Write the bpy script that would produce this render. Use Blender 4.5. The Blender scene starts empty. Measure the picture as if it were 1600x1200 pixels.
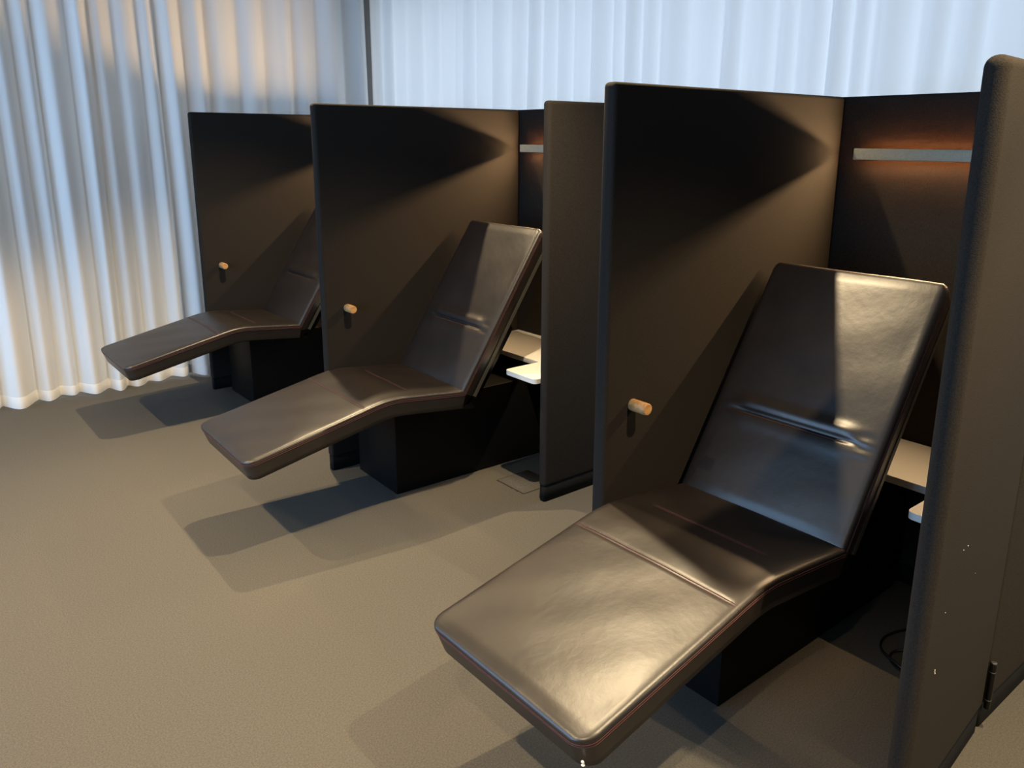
import bpy, bmesh, math, random
from mathutils import Vector, Matrix
random.seed(4)
R = math.radians
sc = bpy.context.scene
col = sc.collection

# ------------------------------------------------------------------ camera
CAM = Vector((-1.6858, -1.6367, 1.6415))
yaw, pit, rol, F = R(50.9956), R(-13.929), R(0.2403), 1256.41
fwd = Vector((math.cos(pit)*math.cos(yaw), math.cos(pit)*math.sin(yaw), math.sin(pit)))
r0 = Vector((math.sin(yaw), -math.cos(yaw), 0)); u0 = r0.cross(fwd)
rr = r0*math.cos(rol) + u0*math.sin(rol); uu = -r0*math.sin(rol) + u0*math.cos(rol)
cam = bpy.data.objects.new('camera', bpy.data.cameras.new('camera')); col.objects.link(cam)
M = Matrix((rr, uu, -fwd)).transposed().to_4x4(); M.translation = CAM
cam.matrix_world = M
cam.data.sensor_width = 36; cam.data.lens = F*36/1600; cam.data.clip_start = .05
cam.data.shift_x = -2.45/1600; cam.data.shift_y = -70.2/1600
sc.camera = cam

# ------------------------------------------------------------------ world, lights, exposure
w = bpy.data.worlds.new('world'); sc.world = w; w.use_nodes = True
bg = w.node_tree.nodes['Background']; bg.inputs[0].default_value = (.86, .93, 1.0, 1); bg.inputs[1].default_value = 1.8

def lamp(kind, name, loc, rot, energy, color):
    l = bpy.data.lights.new(name, kind); o = bpy.data.objects.new(name, l); col.objects.link(o)
    o.location = loc; o.rotation_euler = rot; l.energy = energy; l.color = color
    return l
WARM = (1.0, .77, .46)
for x in (.10, -1.97):                                   # ceiling downlights: two rows
    for y in (-3.3, -1.43, .45, 2.32):
        l = lamp('SPOT', 'ceiling_or_fill_spot', (x, y, 2.70), (0, 0, 0), 300, WARM)
        l.spot_size = R(107); l.spot_blend = .9; l.shadow_soft_size = .018
# added fill spot further along the room, brightens the near booth's outer side
l = lamp('SPOT', 'ceiling_or_fill_spot', (.55, -4.7, 2.70), (R(62), 0, 0), 520, WARM)
l.spot_size = R(28); l.spot_blend = .5; l.shadow_soft_size = .03
# daylight through the window side of the room, behind and left of the camera
l = lamp('AREA', 'window_daylight', (-4.6, 1.2, 1.45), (R(90), 0, R(-90)), 215, (.40, .65, 1.0))
l.shape = 'RECTANGLE'; l.size = 5.4; l.size_y = 2.3

vs = sc.view_settings
vs.view_transform = 'Standard'; vs.look = 'None'; vs.gamma = 1; vs.use_curve_mapping = False; vs.exposure = 0.0
sc.display_settings.display_device = 'sRGB'
sc.cycles.use_denoising = True
sc.cycles.max_bounces = 8; sc.cycles.diffuse_bounces = 4; sc.cycles.transmission_bounces = 4
sc.cycles.sample_clamp_indirect = 6; sc.cycles.caustics_reflective = False; sc.cycles.caustics_refractive = False

# ------------------------------------------------------------------ materials
def mat(name, base, rough=.6, bump=None, var=None, **kw):
    m = bpy.data.materials.new(name); m.use_nodes = True
    nt = m.node_tree; b = nt.nodes['Principled BSDF']
    b.inputs['Base Color'].default_value = (*base, 1); b.inputs['Roughness'].default_value = rough
    for k, v in kw.items(): b.inputs[k.replace('_', ' ')].default_value = v
    tc = nt.nodes.new('ShaderNodeTexCoord')
    if var:                                              # (scale, second colour)
        n = nt.nodes.new('ShaderNodeTexNoise'); n.inputs['Scale'].default_value = var[0]; n.inputs['Detail'].default_value = 6
        mp = nt.nodes.new('ShaderNodeMapping'); mp.inputs['Scale'].default_value = var[2] if len(var) > 2 else (1, 1, 1)
        nt.links.new(tc.outputs['Object'], mp.inputs[0]); nt.links.new(mp.outputs[0], n.inputs['Vector'])
        r = nt.nodes.new('ShaderNodeValToRGB'); r.color_ramp.elements[0].position = .35; r.color_ramp.elements[1].position = .65
        r.color_ramp.elements[0].color = (*base, 1); r.color_ramp.elements[1].color = (*var[1], 1)
        nt.links.new(n.outputs[0], r.inputs[0]); nt.links.new(r.outputs[0], b.inputs['Base Color'])
    last = None
    for sc_, st, dist in (bump or []):
        n = nt.nodes.new('ShaderNodeTexNoise'); n.inputs['Scale'].default_value = sc_; n.inputs['Detail'].default_value = 4
        nt.links.new(tc.outputs['Object'], n.inputs['Vector'])
        bp = nt.nodes.new('ShaderNodeBump'); bp.inputs['Strength'].default_value = st; bp.inputs['Distance'].default_value = dist
        nt.links.new(n.outputs[0], bp.inputs['Height'])
        if last: nt.links.new(last.outputs[0], bp.inputs['Normal'])
        last = bp
    if last: nt.links.new(last.outputs[0], b.inputs['Normal'])
    return m

M_leather = mat('leather', (.011, .0078, .0066), .40, bump=[(9, .35, .004), (38, .22, .0015), (260, .15, .0006)], var=(7, (.017, .0122, .0098)))
M_leather.node_tree.nodes['Principled BSDF'].inputs['Specular IOR Level'].default_value = .85
M_stitch = mat('stitch_thread', (.085, .03, .032), .8)
M_fabric = mat('panel_fabric', (.022, .0187, .0157), 1.0, bump=[(420, .5, .0012)], var=(300, (.033, .028, .0236)), Specular_IOR_Level=.12)
M_plinth = mat('black_plinth', (.004, .004, .004), .8, Specular_IOR_Level=.2)
M_black = mat('black_laminate', (.004, .004, .004), .55, Specular_IOR_Level=.2)
M_metal = mat('shell_metal', (.075, .07, .06), .45, Metallic=.3)
M_hinge = mat('black_steel', (.008, .008, .008), .3, Metallic=.5)
M_hcap = mat('bare_steel', (.5, .48, .45), .35, Metallic=1.0)
M_oak = mat('oak_peg', (.60, .36, .16), .5, var=(6, (.45, .24, .09), (2, 14, 14)))
M_barback = mat('raw_oak', (.28, .11, .022), .8)
M_bar = mat('oak_bar', (.46, .42, .31), .55, var=(5, (.40, .36, .26), (2, 30, 30)))
M_white = mat('white_laminate', (.72, .71, .68), .4)
M_carpet = mat('carpet', (.088, .080, .066), 1.0, bump=[(900, .8, .003), (60, .15, .003)], var=(190, (.130, .117, .097)))
M_hem = mat('hatch_trim', (.02, .018, .016), .8)
M_ceil = mat('ceiling_paint', (.10, .10, .10), .9)
M_wall = mat('wall_paint', (.10, .10, .10), .9)
M_cable = mat('cable_rubber', (.012, .012, .013), .4)
M_led = bpy.data.materials.new('led_strip'); M_led.use_nodes = True
nt = M_led.node_tree; nt.nodes.clear(); e = nt.nodes.new('ShaderNodeEmission'); o_ = nt.nodes.new('ShaderNodeOutputMaterial')
e.inputs[0].default_value = (1, .66, .34, 1); e.inputs[1].default_value = 1120; nt.links.new(e.outputs[0], o_.inputs[0])

def cloth(name, base, trans, tw):
    m = bpy.data.materials.new(name); m.use_nodes = True; nt = m.node_tree; nt.nodes.clear()
    out = nt.nodes.new('ShaderNodeOutputMaterial'); d = nt.nodes.new('ShaderNodeBsdfDiffuse'); t = nt.nodes.new('ShaderNodeBsdfTranslucent')
    mx = nt.nodes.new('ShaderNodeMixShader'); mx.inputs[0].default_value = tw
    tc = nt.nodes.new('ShaderNodeTexCoord'); n = nt.nodes.new('ShaderNodeTexNoise'); n.inputs['Scale'].default_value = 500
    bp = nt.nodes.new('ShaderNodeBump'); bp.inputs['Strength'].default_value = .25; bp.inputs['Distance'].default_value = .001
    nt.links.new(tc.outputs['Object'], n.inputs['Vector']); nt.links.new(n.outputs[0], bp.inputs['Height']); nt.links.new(bp.outputs[0], d.inputs['Normal'])
    d.inputs[0].default_value = (*base, 1); t.inputs[0].default_value = (*trans, 1)
    nt.links.new(d.outputs[0], mx.inputs[1]); nt.links.new(t.outputs[0], mx.inputs[2]); nt.links.new(mx.outputs[0], out.inputs[0])
    return m
M_cl = cloth('curtain_cloth', (.88, .87, .85), (.84, .80, .75), .07)
M_cb = cloth('sheer_cloth', (.80, .80, .80), (.78, .84, .90), .42)

# ------------------------------------------------------------------ helpers
def link(name, me, m, parent=None):
    o = bpy.data.objects.new(name, me); col.objects.link(o)
    if m and not me.materials: me.materials.append(m)
    if parent: o.parent = parent
    return o
def mesh(name, verts, faces, smooth=False):
    me = bpy.data.meshes.new(name); me.from_pydata(verts, [], faces); me.update()
    if smooth:
        for p in me.polygons: p.use_smooth = True
    return me
def bm_mesh(name, bm, smooth=False):
    bmesh.ops.recalc_face_normals(bm, faces=bm.faces[:])
    me = bpy.data.meshes.new(name); bm.to_mesh(me); bm.free()
    if smooth:
        for p in me.polygons: p.use_smooth = True
    return me
def box(bm, a, b, bev=0, seg=2, vert_only=False):
    """axis-aligned box between corners a and b, optionally bevelled"""
    t = bmesh.new()
    bmesh.ops.create_cube(t, size=1)
    for v in t.verts:
        v.co = Vector([(a[i]+b[i])/2 + v.co[i]*(b[i]-a[i]) for i in range(3)])
    if bev:
        es = [e for e in t.edges if not vert_only or abs(e.verts[0].co.z - e.verts[1].co.z) > 1e-4]
        bmesh.ops.bevel(t, geom=es, offset=bev, segments=seg, affect='EDGES', profile=.5)
    me = bpy.data.meshes.new('t'); t.to_mesh(me); t.free(); bm.from_mesh(me); bpy.data.meshes.remove(me)
def box_mesh(name, a, b, bev=0, seg=3, vert_only=False):
    bm = bmesh.new(); box(bm, a, b, bev, seg, vert_only)
    me = bm_mesh(name, bm, bev > 0)
    return me
def tube(bm, pts, r, n=6):
    """closed-end tube along a polyline"""
    pts = [Vector(p) for p in pts]; rings = []
    for i, p in enumerate(pts):
        t = (pts[min(i+1, len(pts)-1)] - pts[max(i-1, 0)]).normalized()
        a = t.orthogonal() if i == 0 else (pa - t*pa.dot(t))
        a.normalize(); pa = a; b = t.cross(a)
        rings.append([bm.verts.new(p + (a*math.cos(k*2*math.pi/n) + b*math.sin(k*2*math.pi/n))*r) for k in range(n)])
    for A, B in zip(rings, rings[1:]):
        for k in range(n): bm.faces.new((A[k], A[(k+1) % n], B[(k+1) % n], B[k]))
    bm.faces.new(rings[0][::-1]); bm.faces.new(rings[-1])
def cyl_mesh(name, p0, p1, r, n=24, bev=.003):
    """turned rod with eased ends"""
    p0, p1 = Vector(p0), Vector(p1); d = (p1-p0).normalized(); L = (p1-p0).length
    a = d.orthogonal().normalized(); b = d.cross(a); prof = [(0, 0), (0, r-bev), (bev*.3, r-bev*.3), (bev, r), (L-bev, r), (L-bev*.3, r-bev*.3), (L, r-bev), (L, 0)]
    bm = bmesh.new(); rings = []
    for s, q in prof:
        if q == 0: rings.append([bm.verts.new(p0+d*s)]); continue
        rings.append([bm.verts.new(p0+d*s+(a*math.cos(k*2*math.pi/n)+b*math.sin(k*2*math.pi/n))*q) for k in range(n)])
    for A, B in zip(rings, rings[1:]):
        for k in range(n):
            k2 = (k+1) % n
            if len(A) == 1: bm.faces.new((A[0], B[k2], B[k]))
            elif len(B) == 1: bm.faces.new((A[k], A[k2], B[0]))
            else: bm.faces.new((A[k], A[k2], B[k2], B[k]))
    me = bm_mesh(name, bm)
    for p in me.polygons: p.use_smooth = len(p.vertices) == 4 and abs(p.normal.dot(d)) < .5
    return me
def thing(name, label, cat, loc=(0, 0, 0), rz=0, group=None):
    o = bpy.data.objects.new(name, None); col.objects.link(o); o.empty_display_size = .1
    o.location = loc; o.rotation_euler = (0, 0, rz); o['label'] = label; o['category'] = cat
    if group: o['group'] = group
    return o
def tag(o, label, cat, group=None):
    o['label'] = label; o['category'] = cat
    if group: o['group'] = group
    return o
def struct(name, me, m, parent=None):
    o = link(name, me, m, parent)
    if not parent: o['kind'] = 'structure'
    return o

# ------------------------------------------------------------------ room shell
X0, X1, Y0_, Y1, H = -4.7, 1.95, -6.0, 4.32, 2.75
struct('floor', box_mesh('floor', (X0-.1, Y0_-.1, -.05), (X1+.1, Y1+.1, 0)), M_carpet)
struct('ceiling', box_mesh('ceiling', (X0-.1, Y0_-.1, H), (X1+.1, Y1+.1, H+.08)), M_ceil)
bm = bmesh.new()
for a, b in (((X0-.1, 0), (-4.5, H)), ((1.05, 0), (X1-.02, H)), ((-4.5, 0), (1.05, .05)), ((-4.5, 2.65), (1.05, H))):
    box(bm, (a[0], Y1, a[1]), (b[0], Y1+.1, b[1]))
struct('wall_left', bm_mesh('wall_left', bm), M_wall)
struct('wall_right', box_mesh('wall_right', (X0-.1, Y0_-.1, 0), (X1+.1, Y0_, H)), M_wall)
struct('wall_front', box_mesh('wall_front', (X0-.1, Y0_, 0), (X0, Y1, H)), M_wall)
# window wall behind the sheer curtain: low sill, lintel and mullions, open to the sky
struct('wall_back', box_mesh('wall_back', (X1, Y0_, 0), (X1+.1, Y1+.1, .06)), M_wall)

# ------------------------------------------------------------------ curtains
def ss_(a, b, x):
    t = min(1, max(0, (x-a)/(b-a))); return t*t*(3-2*t)
def curtain(name, seed, length, height, period, amp, m, sharp, hem_h=.075, drift=.0, edge=.0):
    """cloth hanging in local x (length) / z, folds in local y; every fold has its own width and depth"""
    rnd = random.Random(seed); edges = [0.0]
    while edges[-1] < length: edges.append(edges[-1] + period*rnd.uniform(.62, 1.4))
    A = [amp*rnd.uniform(.55, 1.25) for _ in edges]; sk = [rnd.uniform(.32, .68) for _ in edges]
    ph = [rnd.uniform(0, 6.28) for _ in range(8)]
    nx = int(length/(period/16)); nz = 26; V = []; Fc = []
    def fold(x):
        i = 0
        while i < len(edges)-2 and edges[i+1] < x: i += 1
        t = (x-edges[i])/(edges[i+1]-edges[i]); s = sk[i]
        t = .5*t/s if t < s else .5+.5*(t-s)/(1-s)
        c = .5-.5*math.cos(2*math.pi*t)
        return A[i]*(c**sharp)
    for j in range(nz+1):
        v = j/nz; z = .012+(height-.012)*v
        k = .55+.45*(1-v)**.8                            # folds open towards the hem
        for i in range(nx+1):
            x = length*i/nx
            xs = x + .018*math.sin(2.1*x+ph[0]+1.3*v) * (1-v) + .012*math.sin(5*x+ph[1]+2.2*v) + drift*(1-v)
            y = -fold(min(max(xs, 0), length))*k*1.0
            y += .012*math.sin(3.1*x+ph[2]) + .005*math.sin(23*x+ph[3]+2*v)*(.4+v) + .003*math.sin(61*x+ph[4]+3*v)
            zz = z + (.006*math.sin(9*x+ph[5]) if j == 0 else 0)
            if z < hem_h: y -= .003
            e_ = ss_(length-.35, length, x)*edge
            V.append((x+e_*(.55+.45*(1-v)), y, zz))
    for j in range(nz):
        for i in range(nx):
            a = j*(nx+1)+i; Fc.append((a, a+1, a+nx+2, a+nx+1))
    # hem rows: a doubled turn-up with its stitched edge
    n0 = len(V)
    for zz, off in ((.010, .0035), (hem_h, .0035), (hem_h+.0015, .0005)):
        for i in range(nx+1):
            x0, y0, z0 = V[i]; b = V[i]; t = V[(nx+1)+i]
            f = (zz-.012)/(t[2]-.012)
            V.append((x0, b[1]+(t[1]-b[1])*max(0, f)-off, zz+(z0-.012 if zz < .02 else 0)))
    me_h = None
    me = mesh(name, V[:n0], Fc, True)
    hv = V[n0:]; hf = [(j*(nx+1)+i, j*(nx+1)+i+1, (j+1)*(nx+1)+i+1, (j+1)*(nx+1)+i) for j in range(2) for i in range(nx)]
    o = link(name, me, m)
    h = link('hem', mesh('hem', hv, hf, True), m, o)
    return o
c1 = curtain('drape_curtain', 11, 6.06, 2.72, .175, .115, M_cl, .62, edge=.085)
c1.location = (-4.61, 4.12, 0)
tag(c1, 'white opaque drape hanging in deep folds to the carpet left of the farthest booth', 'curtain')
c2 = curtain('sheer_curtain', 5, 9.4, 2.72, .15, .075, M_cb, .9)
c2.location = (1.66, 4.27, 0); c2.rotation_euler = (0, 0, R(-90))
tag(c2, 'pale blue backlit sheer curtain hanging behind the row of dark booths', 'curtain')

# ------------------------------------------------------------------ booths
S = [0.0, 1.8992, 3.6415]
D, PW, HT, PL = 1.2150, .05, 1.80, .075
mp = {}
mp['side'] = box_mesh('side_panel', (0, 0, PL), (D, PW, HT), .014, 4)
mp['side_p'] = box_mesh('plinth', (.004, .004, 0), (D-.01, PW-.004, PL), .006, 2, True)
mp['back'] = box_mesh('back_panel', (D, -.945, PL), (D+PW, PW, HT), .010, 3)
mp['back_p'] = box_mesh('plinth', (D+.004, -.94, 0), (D+PW-.004, PW-.004, PL), .005, 2, True)
mp['right'] = box_mesh('end_panel', (.600, -.945, PL), (D-.001, -.898, HT), .016, 5)
mp['right_p'] = box_mesh('plinth', (.604, -.941, 0), (D-.01, -.902, PL), .012, 3, True)
mp['leaf'] = box_mesh('hinged_panel', (-.605, 0, PL), (.006, .050, HT), .0235, 6)
mp['leaf_p'] = box_mesh('plinth', (-.599, .005, .003), (-.01, .045, PL), .012, 3, True)
mp['peg'] = cyl_mesh('coat_peg', (.12, .001, .834), (.12, -.068, .834), .0195, 28, .004)
def booth(i, label):
    t = thing('work_booth', label, 'booth', (0, S[i], 0), 0, 'row of upholstered booths')
    a = link('side_panel', mp['side'], M_fabric, t); link('plinth', mp['side_p'], M_plinth, a)
    a = link('back_panel', mp['back'], M_fabric, t); link('plinth', mp['back_p'], M_plinth, a)
    a = link('end_panel', mp['right'], M_fabric, t); link('plinth', mp['right_p'], M_plinth, a)
    a = link('coat_peg', mp['peg'], M_oak, t); a['label'] = 'round oak coat peg'
    return t
b0 = booth(0, 'nearest dark fabric booth, the one with a hinged right-hand panel')
b1 = booth(1, 'middle dark fabric booth of the row')
b2 = booth(2, 'farthest dark fabric booth, next to the white drape')
lf = link('hinged_panel', mp['leaf'], M_fabric, b0); lf.location = (.600, -.947, 0); lf.rotation_euler = (0, 0, R(5.2))
lf['label'] = 'free-standing hinged leaf with small white scuffs'
link('plinth', mp['leaf_p'], M_plinth, lf)
# scuffs on the leaf's outer face
bm = bmesh.new()
for x, z, w_, h_ in ((-.515, .452, .003, .008), (-.511, .446, .004, .003), (-.50, .60, .002, .002), (-.40, .73, .003, .002), (-.43, .73, .002, .003), (-.30, .62, .0015, .0015)):
    box(bm, (x, -.0012, z), (x+w_, .004, z+h_), .0006, 1)
link('scuff', bm_mesh('scuff', bm), M_white, lf)['kind'] = 'stuff'
for z0 in (.075, 1.56):                                   # barrel hinges
    hg = link('hinge', cyl_mesh('hinge', (.606, -.955, z0), (.606, -.955, z0+.145), .0085, 16, .001), M_hinge, b0)
    link('hinge_cap', cyl_mesh('hinge_cap', (.606, -.955, z0+.146), (.606, -.955, z0+.1485), .0075, 16, .0008), M_hcap, hg)
    for zz in (.028, .118):
        bm = bmesh.new(); tube(bm, [(.606, -.955, z0+zz), (.606, -.955, z0+zz+.002)], .0089, 14)
        link('knuckle_ring', bm_mesh('knuckle_ring', bm), M_hcap, hg)

# desk shelf across the back of each booth, black cabinet below, small side tray
GD = 'white shelves at the backs of the booths'
md = box_mesh('desk_shelf', (.845, -.896, .540), (1.213, -.004, .567), .003, 2)
mc = box_mesh('rail', (1.18, -.88, .44), (1.213, -.02, .539), .002, 1)
for i, lb in enumerate(('white shelf behind the nearest recliner', 'white shelf behind the middle recliner', 'white shelf behind the farthest recliner')):
    t = thing('desk_shelf', lb, 'shelf', (0, S[i], 0), 0, GD)
    link('shelf_top', md, M_white, t); link('support_rail', mc, M_black, t)
def tray_mesh():
    bm = bmesh.new(); box(bm, (.575, -.896, .568), (.89, -.678, .590), .022, 5, True)
    return bm_mesh('tray_top', bm)
mt = tray_mesh(); mtl = box_mesh('tray_arm', (.86, -.88, .5672), (.888, -.74, .568), .003, 1)
for i, lb in enumerate(('white rounded side tray beside the nearest recliner', 'sunlit white rounded side tray beside the middle recliner', 'white rounded side tray beside the farthest recliner')):
    lb = lb.replace('sunlit ', 'brightly lit ')
    t = thing('side_tray', lb, 'tray', (0, S[i], 0), 0, 'white side trays')
    link('tray_top', mt, M_white, t); link('tray_arm', mtl, M_black, t)

# wall lamps: an oak bar standing off the back panel with the light strip behind it
ml = [box_mesh('lamp_bar', (1.142, -.875, 1.576), (1.156, -.090, 1.616), .003, 2),
      box_mesh('led_strip', (1.2100, -.87, 1.592), (1.2108, -.095, 1.600)),
      box_mesh('mounting_rail', (1.2108, -.875, 1.587), (1.2149, -.090, 1.605))]
mk = box_mesh('backing_strip', (1.1561, -.872, 1.578), (1.1575, -.093, 1.614))
def arms(y):
    bm = bmesh.new()
    tube(bm, [(1.1575, y, 1.596), (1.2105, y, 1.596)], .003, 8)
    return bm_mesh('bracket', bm)
ma = [arms(y) for y in (-.82, -.48, -.15)]
for i, lb in enumerate(('glowing bar lamp on the back panel of the nearest booth', 'glowing bar lamp on the back panel of the middle booth', 'glowing bar lamp on the back panel of the farthest booth')):
    t = thing('wall_lamp', lb, 'lamp', (0, S[i], 0), 0, 'bar lamps on the back panels')
    lb_ = link('lamp_bar', ml[0], M_bar, t); link('backing_strip', mk, M_barback, lb_); link('led_strip', ml[1], M_led, t); link('mounting_rail', ml[2], M_black, t); [link('bracket', q, M_hinge, t) for q in ma]

# ------------------------------------------------------------------ recliners
def ss(a, b, x):
    t = min(1, max(0, (x-a)/(b-a))); return t*t*(3-2*t)
def catmull(ctrl, n):
    out = []
    P = [ctrl[0]] + ctrl + [ctrl[-1]]
    for i in range(1, len(P)-2):
        p0, p1, p2, p3 = P[i-1], P[i], P[i+1], P[i+2]
        for k in range(n):
            t = k/n
            out.append(tuple(.5*((2*p1[a])+(-p0[a]+p2[a])*t+(2*p0[a]-5*p1[a]+4*p2[a]-p3[a])*t*t+(-p0[a]+3*p1[a]-3*p2[a]+p3[a])*t**3) for a in (0, 1)))
    out.append(ctrl[-1]); return out
class Path:
    def __init__(s, pts):
        s.p = pts; s.s = [0]
        for a, b in zip(pts, pts[1:]): s.s.append(s.s[-1]+math.hypot(b[0]-a[0], b[1]-a[1]))
        s.L = s.s[-1]
    def at(s, q):
        q = min(max(q, 0), s.L); i = 0
        lo, hi = 0, len(s.s)-2
        while lo < hi:
            m = (lo+hi+1)//2
            if s.s[m] <= q: lo = m
            else: hi = m-1
        i = lo; t = (q-s.s[i])/max(1e-9, s.s[i+1]-s.s[i]); a, b = s.p[i], s.p[i+1]
        return a[0]+(b[0]-a[0])*t, a[1]+(b[1]-a[1])*t
    def frame(s, q):
        a = s.at(max(0, q-.012)); b = s.at(min(s.L, q+.012)); dx, dz = b[0]-a[0], b[1]-a[1]; l = math.hypot(dx, dz)
        p = s.at(q); return p, (dx/l, dz/l), (-dz/l, dx/l)
W = .592
def pad(name, path, TH, R0, R1, relief, r=.014, inset=.012, puff=.006):
    """upholstered slab swept along a profile; R0/R1 plan corner radii at the two ends"""
    L = path.L; st = []
    for k in range(9): st.append(R0*(1-math.cos(k/8*math.pi/2)))
    q = R0+.005
    while q < L-R1-.004: st.append(q); q += .006
    for k in range(8, -1, -1): st.append(L-R1*(1-math.cos(k/8*math.pi/2)))
    st = [x for x in st]; NT = 44; V = []; Fc = []; lines = {}
    def ring(q):
        e0, e1 = q, L-q
        def hwf(e, RR): return W/2 if e >= RR else W/2-RR+math.sqrt(max(0, RR*RR-(RR-e)**2))
        hw = min(hwf(e0, R0), hwf(e1, R1))
        def top(e): return 0 if e >= r else r-math.sqrt(max(0, r*r-(r-e)**2))
        dt = max(top(e0), top(e1))
        pts = []
        (px, pz), (tx, tz), (nx, nz) = path.frame(q)
        def add(y, d):
            f = d/TH
            w0 = inset*f*max(0, 1-e0/.06); w1 = -inset*f*max(0, 1-e1/.06)
            s_ = w0+w1
            yy = y*(1-inset*.7*f/(W/2))
            pts.append((px+tx*s_-nx*d, yy, pz+tz*s_-nz*d))
        add(-hw, TH); add(-hw, TH*.75); add(-hw, TH*.45)
        add(-hw, max(r+.004, dt+.004)); 
        for k in range(5):
            a = k/5*math.pi/2; add(-hw+r*(1-math.cos(a)), max(dt, r*(1-math.sin(a))))
        for k in range(NT+1):
            y = -hw+r+(2*hw-2*r)*k/NT; u = y/hw
            env = (1-u**4)*ss(0, .05, e0)*ss(0, .05, e1)
            add(y, dt-puff*env-relief(q, y)*ss(0, .03, hw-r-abs(y)))
        for k in range(4, -1, -1):
            a = k/5*math.pi/2; add(hw-r*(1-math.cos(a)), max(dt, r*(1-math.sin(a))))
        add(hw, max(r+.004, dt+.004)); add(hw, TH*.45); add(hw, TH*.75); add(hw, TH)
        return pts
    rings = [ring(q) for q in st]; n = len(rings[0])
    for g in rings: V += g
    for j in range(len(rings)-1):
        for k in range(n):
            k2 = (k+1) % n; Fc.append((j*n+k, (j+1)*n+k, (j+1)*n+k2, j*n+k2))
    Fc.append(tuple(range(n))); Fc.append(tuple(reversed(range((len(rings)-1)*n, len(rings)*n))))
    me = mesh(name, V, Fc, True)
    bm = bmesh.new(); bm.from_mesh(me); bmesh.ops.recalc_face_normals(bm, faces=bm.faces[:]); bm.to_mesh(me); bm.free()
    me.polygons[len(Fc)-1].use_smooth = False; me.polygons[len(Fc)-2].use_smooth = False
    # perimeter stitch lines
    def line(d, ends=(True, True)):
        outl = [];
        for sgn in (-1, 1):
            l_ = []
            for q in st:
                e0, e1 = q, L-q
                def hwf(e, RR): return W/2 if e >= RR else W/2-RR+math.sqrt(max(0, RR*RR-(RR-e)**2))
                hw = min(hwf(e0, R0), hwf(e1, R1))+.0006
                (px, pz), (tx, tz), (nx, nz) = path.frame(q)
                f = d/TH; s_ = inset*f*max(0, 1-e0/.06)-inset*f*max(0, 1-e1/.06)
                if e0 == 0: s_ -= .0006
                if e1 < 1e-6: s_ += .0006
                l_.append((px+tx*s_-nx*d, sgn*hw*(1-inset*.7*f/(W/2)), pz+tz*s_-nz*d))
            outl.append(l_)
        pl = outl[0][::-1] + outl[1]
        return pl + [pl[0]]
    return me, line
def surf_line(path, q, y0, y1, n=30, lift=.0004, relief=lambda q, y: 0, puff=.006):
    out = []
    for k in range(n+1):
        y = y0+(y1-y0)*k/n; (px, pz), (tx, tz), (nx, nz) = path.frame(q)
        hw = W/2; h = puff*(1-(y/hw)**4)+relief(q, y)*ss(0, .03, hw-.014-abs(y))+lift
        if abs(y) > hw-.014: h = -( .014-math.sqrt(max(0, .014**2-(abs(y)-hw+.014)**2)))+lift
        out.append((px+nx*h, y, pz+nz*h))
    return out
seat_ctrl = [(-.678, .4180), (-.50, .4575), (-.32, .4975), (-.18, .5285), (-.115, .5430), (-.055, .5535), (.01, .5560), (.08, .5505), (.20, .5390), (.32, .5265), (.370, .5215)]
P_seat = Path(catmull(seat_ctrl, 8))
q_knee = min(range(400), key=lambda k: abs(P_seat.at(k/400*P_seat.L)[0]+.150))/400*P_seat.L
q_seam = min(range(400), key=lambda k: abs(P_seat.at(k/400*P_seat.L)[0]-.098))/400*P_seat.L
def rel_seat(q, y):
    g = -.0035*math.exp(-((q-q_knee)/.006)**2)
    g += -.0035*math.exp(-((q-q_seam)/.008)**2)*ss(.235, .19, abs(y))
    g += .0010*math.sin(9*q+5*y)*math.sin(7*y+2+4*q) + .0012*math.sin(23*q+1+9*y)*math.sin(17*y+3)
    return g
P_back = Path(catmull([(.335, .512), (.457, .704), (.588, .911), (.708, 1.099), (.798, 1.2385)], 12))
q_slit = .365*P_back.L
def rel_back(q, y):
    m = ss(.235, .16, abs(y)); d = q-q_slit
    g = m*(-.013*math.exp(-(d/.0055)**2)) + m*(.009*math.exp(-((d-.030)/.020)**2)) + m*.003*math.exp(-((d+.03)/.025)**2)
    g += .0018*math.sin(8*q+4*y+1)*math.sin(6*y+1+3*q) + .0010*math.sin(25*q+2)*math.sin(15*y+8*q)
    g += .002*math.exp(-((abs(y)-.235)/.03)**2)*math.sin(160*d)*math.exp(-(d/.035)**2)
    return g
me_seat, ln_seat = pad('seat_cushion', P_seat, .086, .050, .012, rel_seat)
me_back, ln_back = pad('backrest_cushion', P_back, .070, .012, .032, rel_back, r=.017)
def seam_mesh(name, lines, r=.0011):
    bm = bmesh.new()
    for l_ in lines: tube(bm, l_, r, 5)
    return bm_mesh(name, bm, True)
me_ss = seam_mesh('edge_stitching', [ln_seat(.0155), ln_seat(.0225)])
hwk = W/2-.002
me_sk = seam_mesh('knee_stitching', [surf_line(P_seat, q_knee-.003, -hwk, hwk, 50, .0006, rel_seat), surf_line(P_seat, q_knee+.0045, -hwk, hwk, 50, .0006, rel_seat)], .0010)
me_s2 = seam_mesh('seat_stitching', [surf_line(P_seat, q_seam-.003, -.20, .20, 30, .0006, rel_seat), surf_line(P_seat, q_seam+.004, -.20, .20, 30, .0006, rel_seat)], .0009)
me_sb = seam_mesh('edge_stitching', [ln_back(.0155), ln_back(.0225)], .0010)
me_sl = seam_mesh('slit_stitching', [surf_line(P_back, q_slit-.009, -.175, .175, 30, .0004, rel_back)], .0009)
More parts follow.
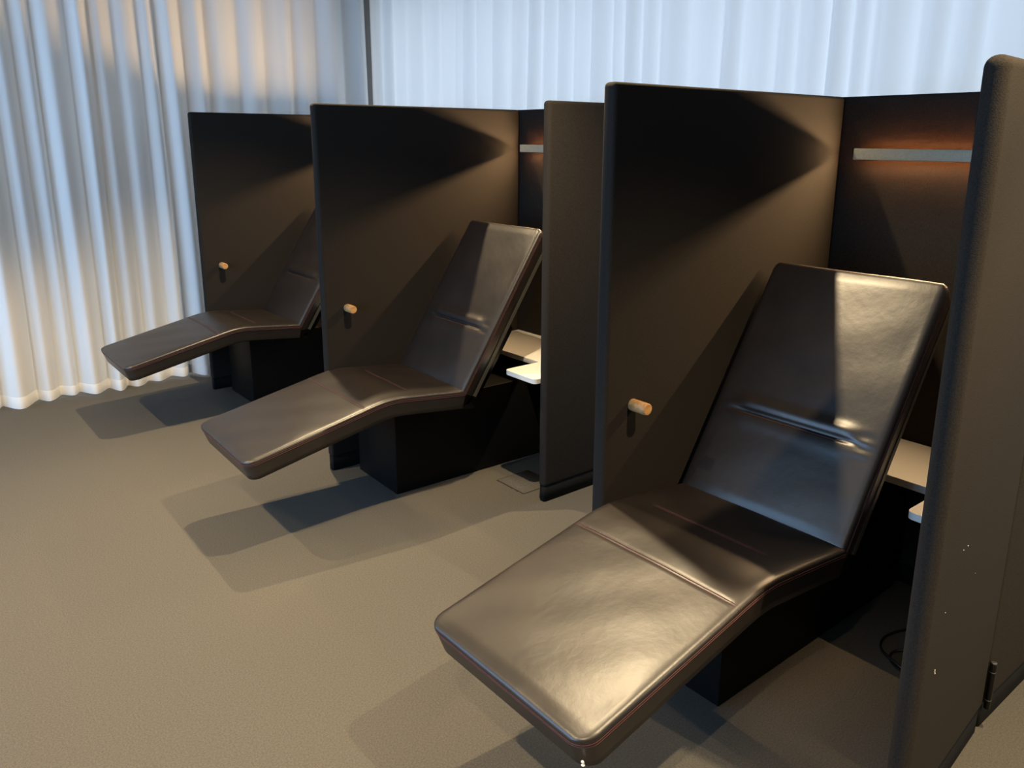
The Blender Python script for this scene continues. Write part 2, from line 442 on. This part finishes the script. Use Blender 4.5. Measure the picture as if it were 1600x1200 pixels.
# thin shells under the two pads
def shell(path, off, th, w, q0, q1, step=.02):
    bm = bmesh.new(); prev = None; n = int((q1-q0)/step)
    for k in range(n+1):
        q = q0+(q1-q0)*k/n; (px, pz), t, (nx, nz) = path.frame(q)
        vs_ = [bm.verts.new((px-nx*d, y, pz-nz*d)) for y, d in ((-w/2, off), (w/2, off), (w/2, off+th), (-w/2, off+th))]
        if prev:
            for a in range(4): bm.faces.new((prev[a], prev[(a+1) % 4], vs_[(a+1) % 4], vs_[a]))
        else: bm.faces.new(vs_)
        prev = vs_
    bm.faces.new(prev[::-1]); return bm
me_sh1 = bm_mesh('seat_shell', shell(P_seat, .0862, .008, W-.06, .05, P_seat.L-.05))
me_sh2 = bm_mesh('backrest_shell', shell(P_back, .0702, .016, W-.012, .015, P_back.L-.05))
def bracket(y):
    bm = bmesh.new()
    for y in (y,):
        pr = [(.17, .447), (.415, .420), (.645, .77), (.633, .79), (.435, .49), (.385, .442), (.20, .453)]
        a = [bm.verts.new((x, y, z)) for x, z in pr]; b = [bm.verts.new((x, y+.02, z)) for x, z in pr]
        bm.faces.new(a); bm.faces.new(b[::-1])
        for k in range(len(pr)): bm.faces.new((a[k], b[k], b[(k+1) % len(pr)], a[(k+1) % len(pr)]))
    return bm_mesh('support_bracket', bm)
me_br = [bracket(-.272), bracket(.252)]
me_bx = box_mesh('base_box', (.100, -.084, 0), (1.175, .300, .438), .003, 2)   # local y; reaches towards the side panel
me_tag = None
def recliner(i, label, dx, dy, a):
    t = thing('lounge_chair', label, 'recliner', (dx, S[i]+dy, 0), a, 'leather recliners in the booths')
    s = link('seat_cushion', me_seat, M_leather, t)
    link('edge_stitching', me_ss, M_stitch, s); link('knee_stitching', me_sk, M_stitch, s); link('seat_stitching', me_s2, M_stitch, s)
    b = link('backrest_cushion', me_back, M_leather, t)
    link('edge_stitching', me_sb, M_stitch, b); link('slit_stitching', me_sl, M_stitch, b)
    link('seat_shell', me_sh1, M_black, t); link('backrest_shell', me_sh2, M_metal, t); [link('support_bracket', q, M_hinge, t) for q in me_br]
    link('base_box', me_bx, M_black, t)
    return t
ch0 = recliner(0, 'nearest dark brown leather recliner, footrest filling the foreground', -.0085, -.335, R(.25))
ch1 = recliner(1, 'middle dark brown leather recliner of the row', .0125, -.3571, R(-1.4))
ch2 = recliner(2, 'farthest dark brown leather recliner, footrest in front of the white drape', -.004, -.3728, 0)
# torn corner of the nearest footrest: specks of pale backing on the underside edge
bm = bmesh.new()
for dx, dy, dz, rx, rz_ in ((.001, .000, 0, .0035, .0032), (-.001, -.006, .002, .0012, .0045), (.006, .003, -.013, .0045, .0015)):
    t_ = bmesh.ops.create_icosphere(bm, subdivisions=2, radius=1)
    for v in t_['verts']: v.co = Vector((v.co.x*rx-.664+dx, v.co.y*rx-.2815+dy, v.co.z*rz_+.370+dz))
x = link('torn_corner', bm_mesh('torn_corner', bm, True), M_white, ch0); x['kind'] = 'stuff'; x['label'] = 'pale specks on a scuffed lower corner'

# ------------------------------------------------------------------ floor hatch and cable
t = thing('floor_hatch', 'small rectangular carpeted floor outlet lid beside the middle booth end panel', 'floor outlet', (.585, 1.085, 0))
link('lid', box_mesh('lid', (.004, .004, .0002), (.196, .206, .0022), .001, 1), M_carpet, t)
bm = bmesh.new()
for a, b in (((0, 0), (.2, .004)), ((0, .206), (.2, .210)), ((0, .004), (.004, .206)), ((.196, .004), (.2, .206))):
    box(bm, (a[0], a[1], .0001), (b[0], b[1], .0014))
for k in range(14):
    y = .008+k*.0145+random.uniform(-.003, .003)
    box(bm, (-.003-random.random()*.003, y, .0001), (.004, y+.005+random.random()*.006, .0018))
link('trim', bm_mesh('trim', bm), M_hem, t)['kind'] = 'stuff'
bm = bmesh.new()
pts = [(.60, -.78), (.66, -.72), (.70, -.64), (.76, -.62), (.79, -.68), (.74, -.72), (.69, -.69), (.72, -.60), (.82, -.56), (.95, -.60), (1.10, -.66)]
cc = catmull(pts, 6)
tube(bm, [(x, y, .006+.012*max(0, math.sin(k*.35))) for k, (x, y) in enumerate(cc)], .004, 8)
tag(link('power_cable', bm_mesh('power_cable', bm, True), M_cable), 'black power cable curled on the carpet inside the nearest booth', 'cable')
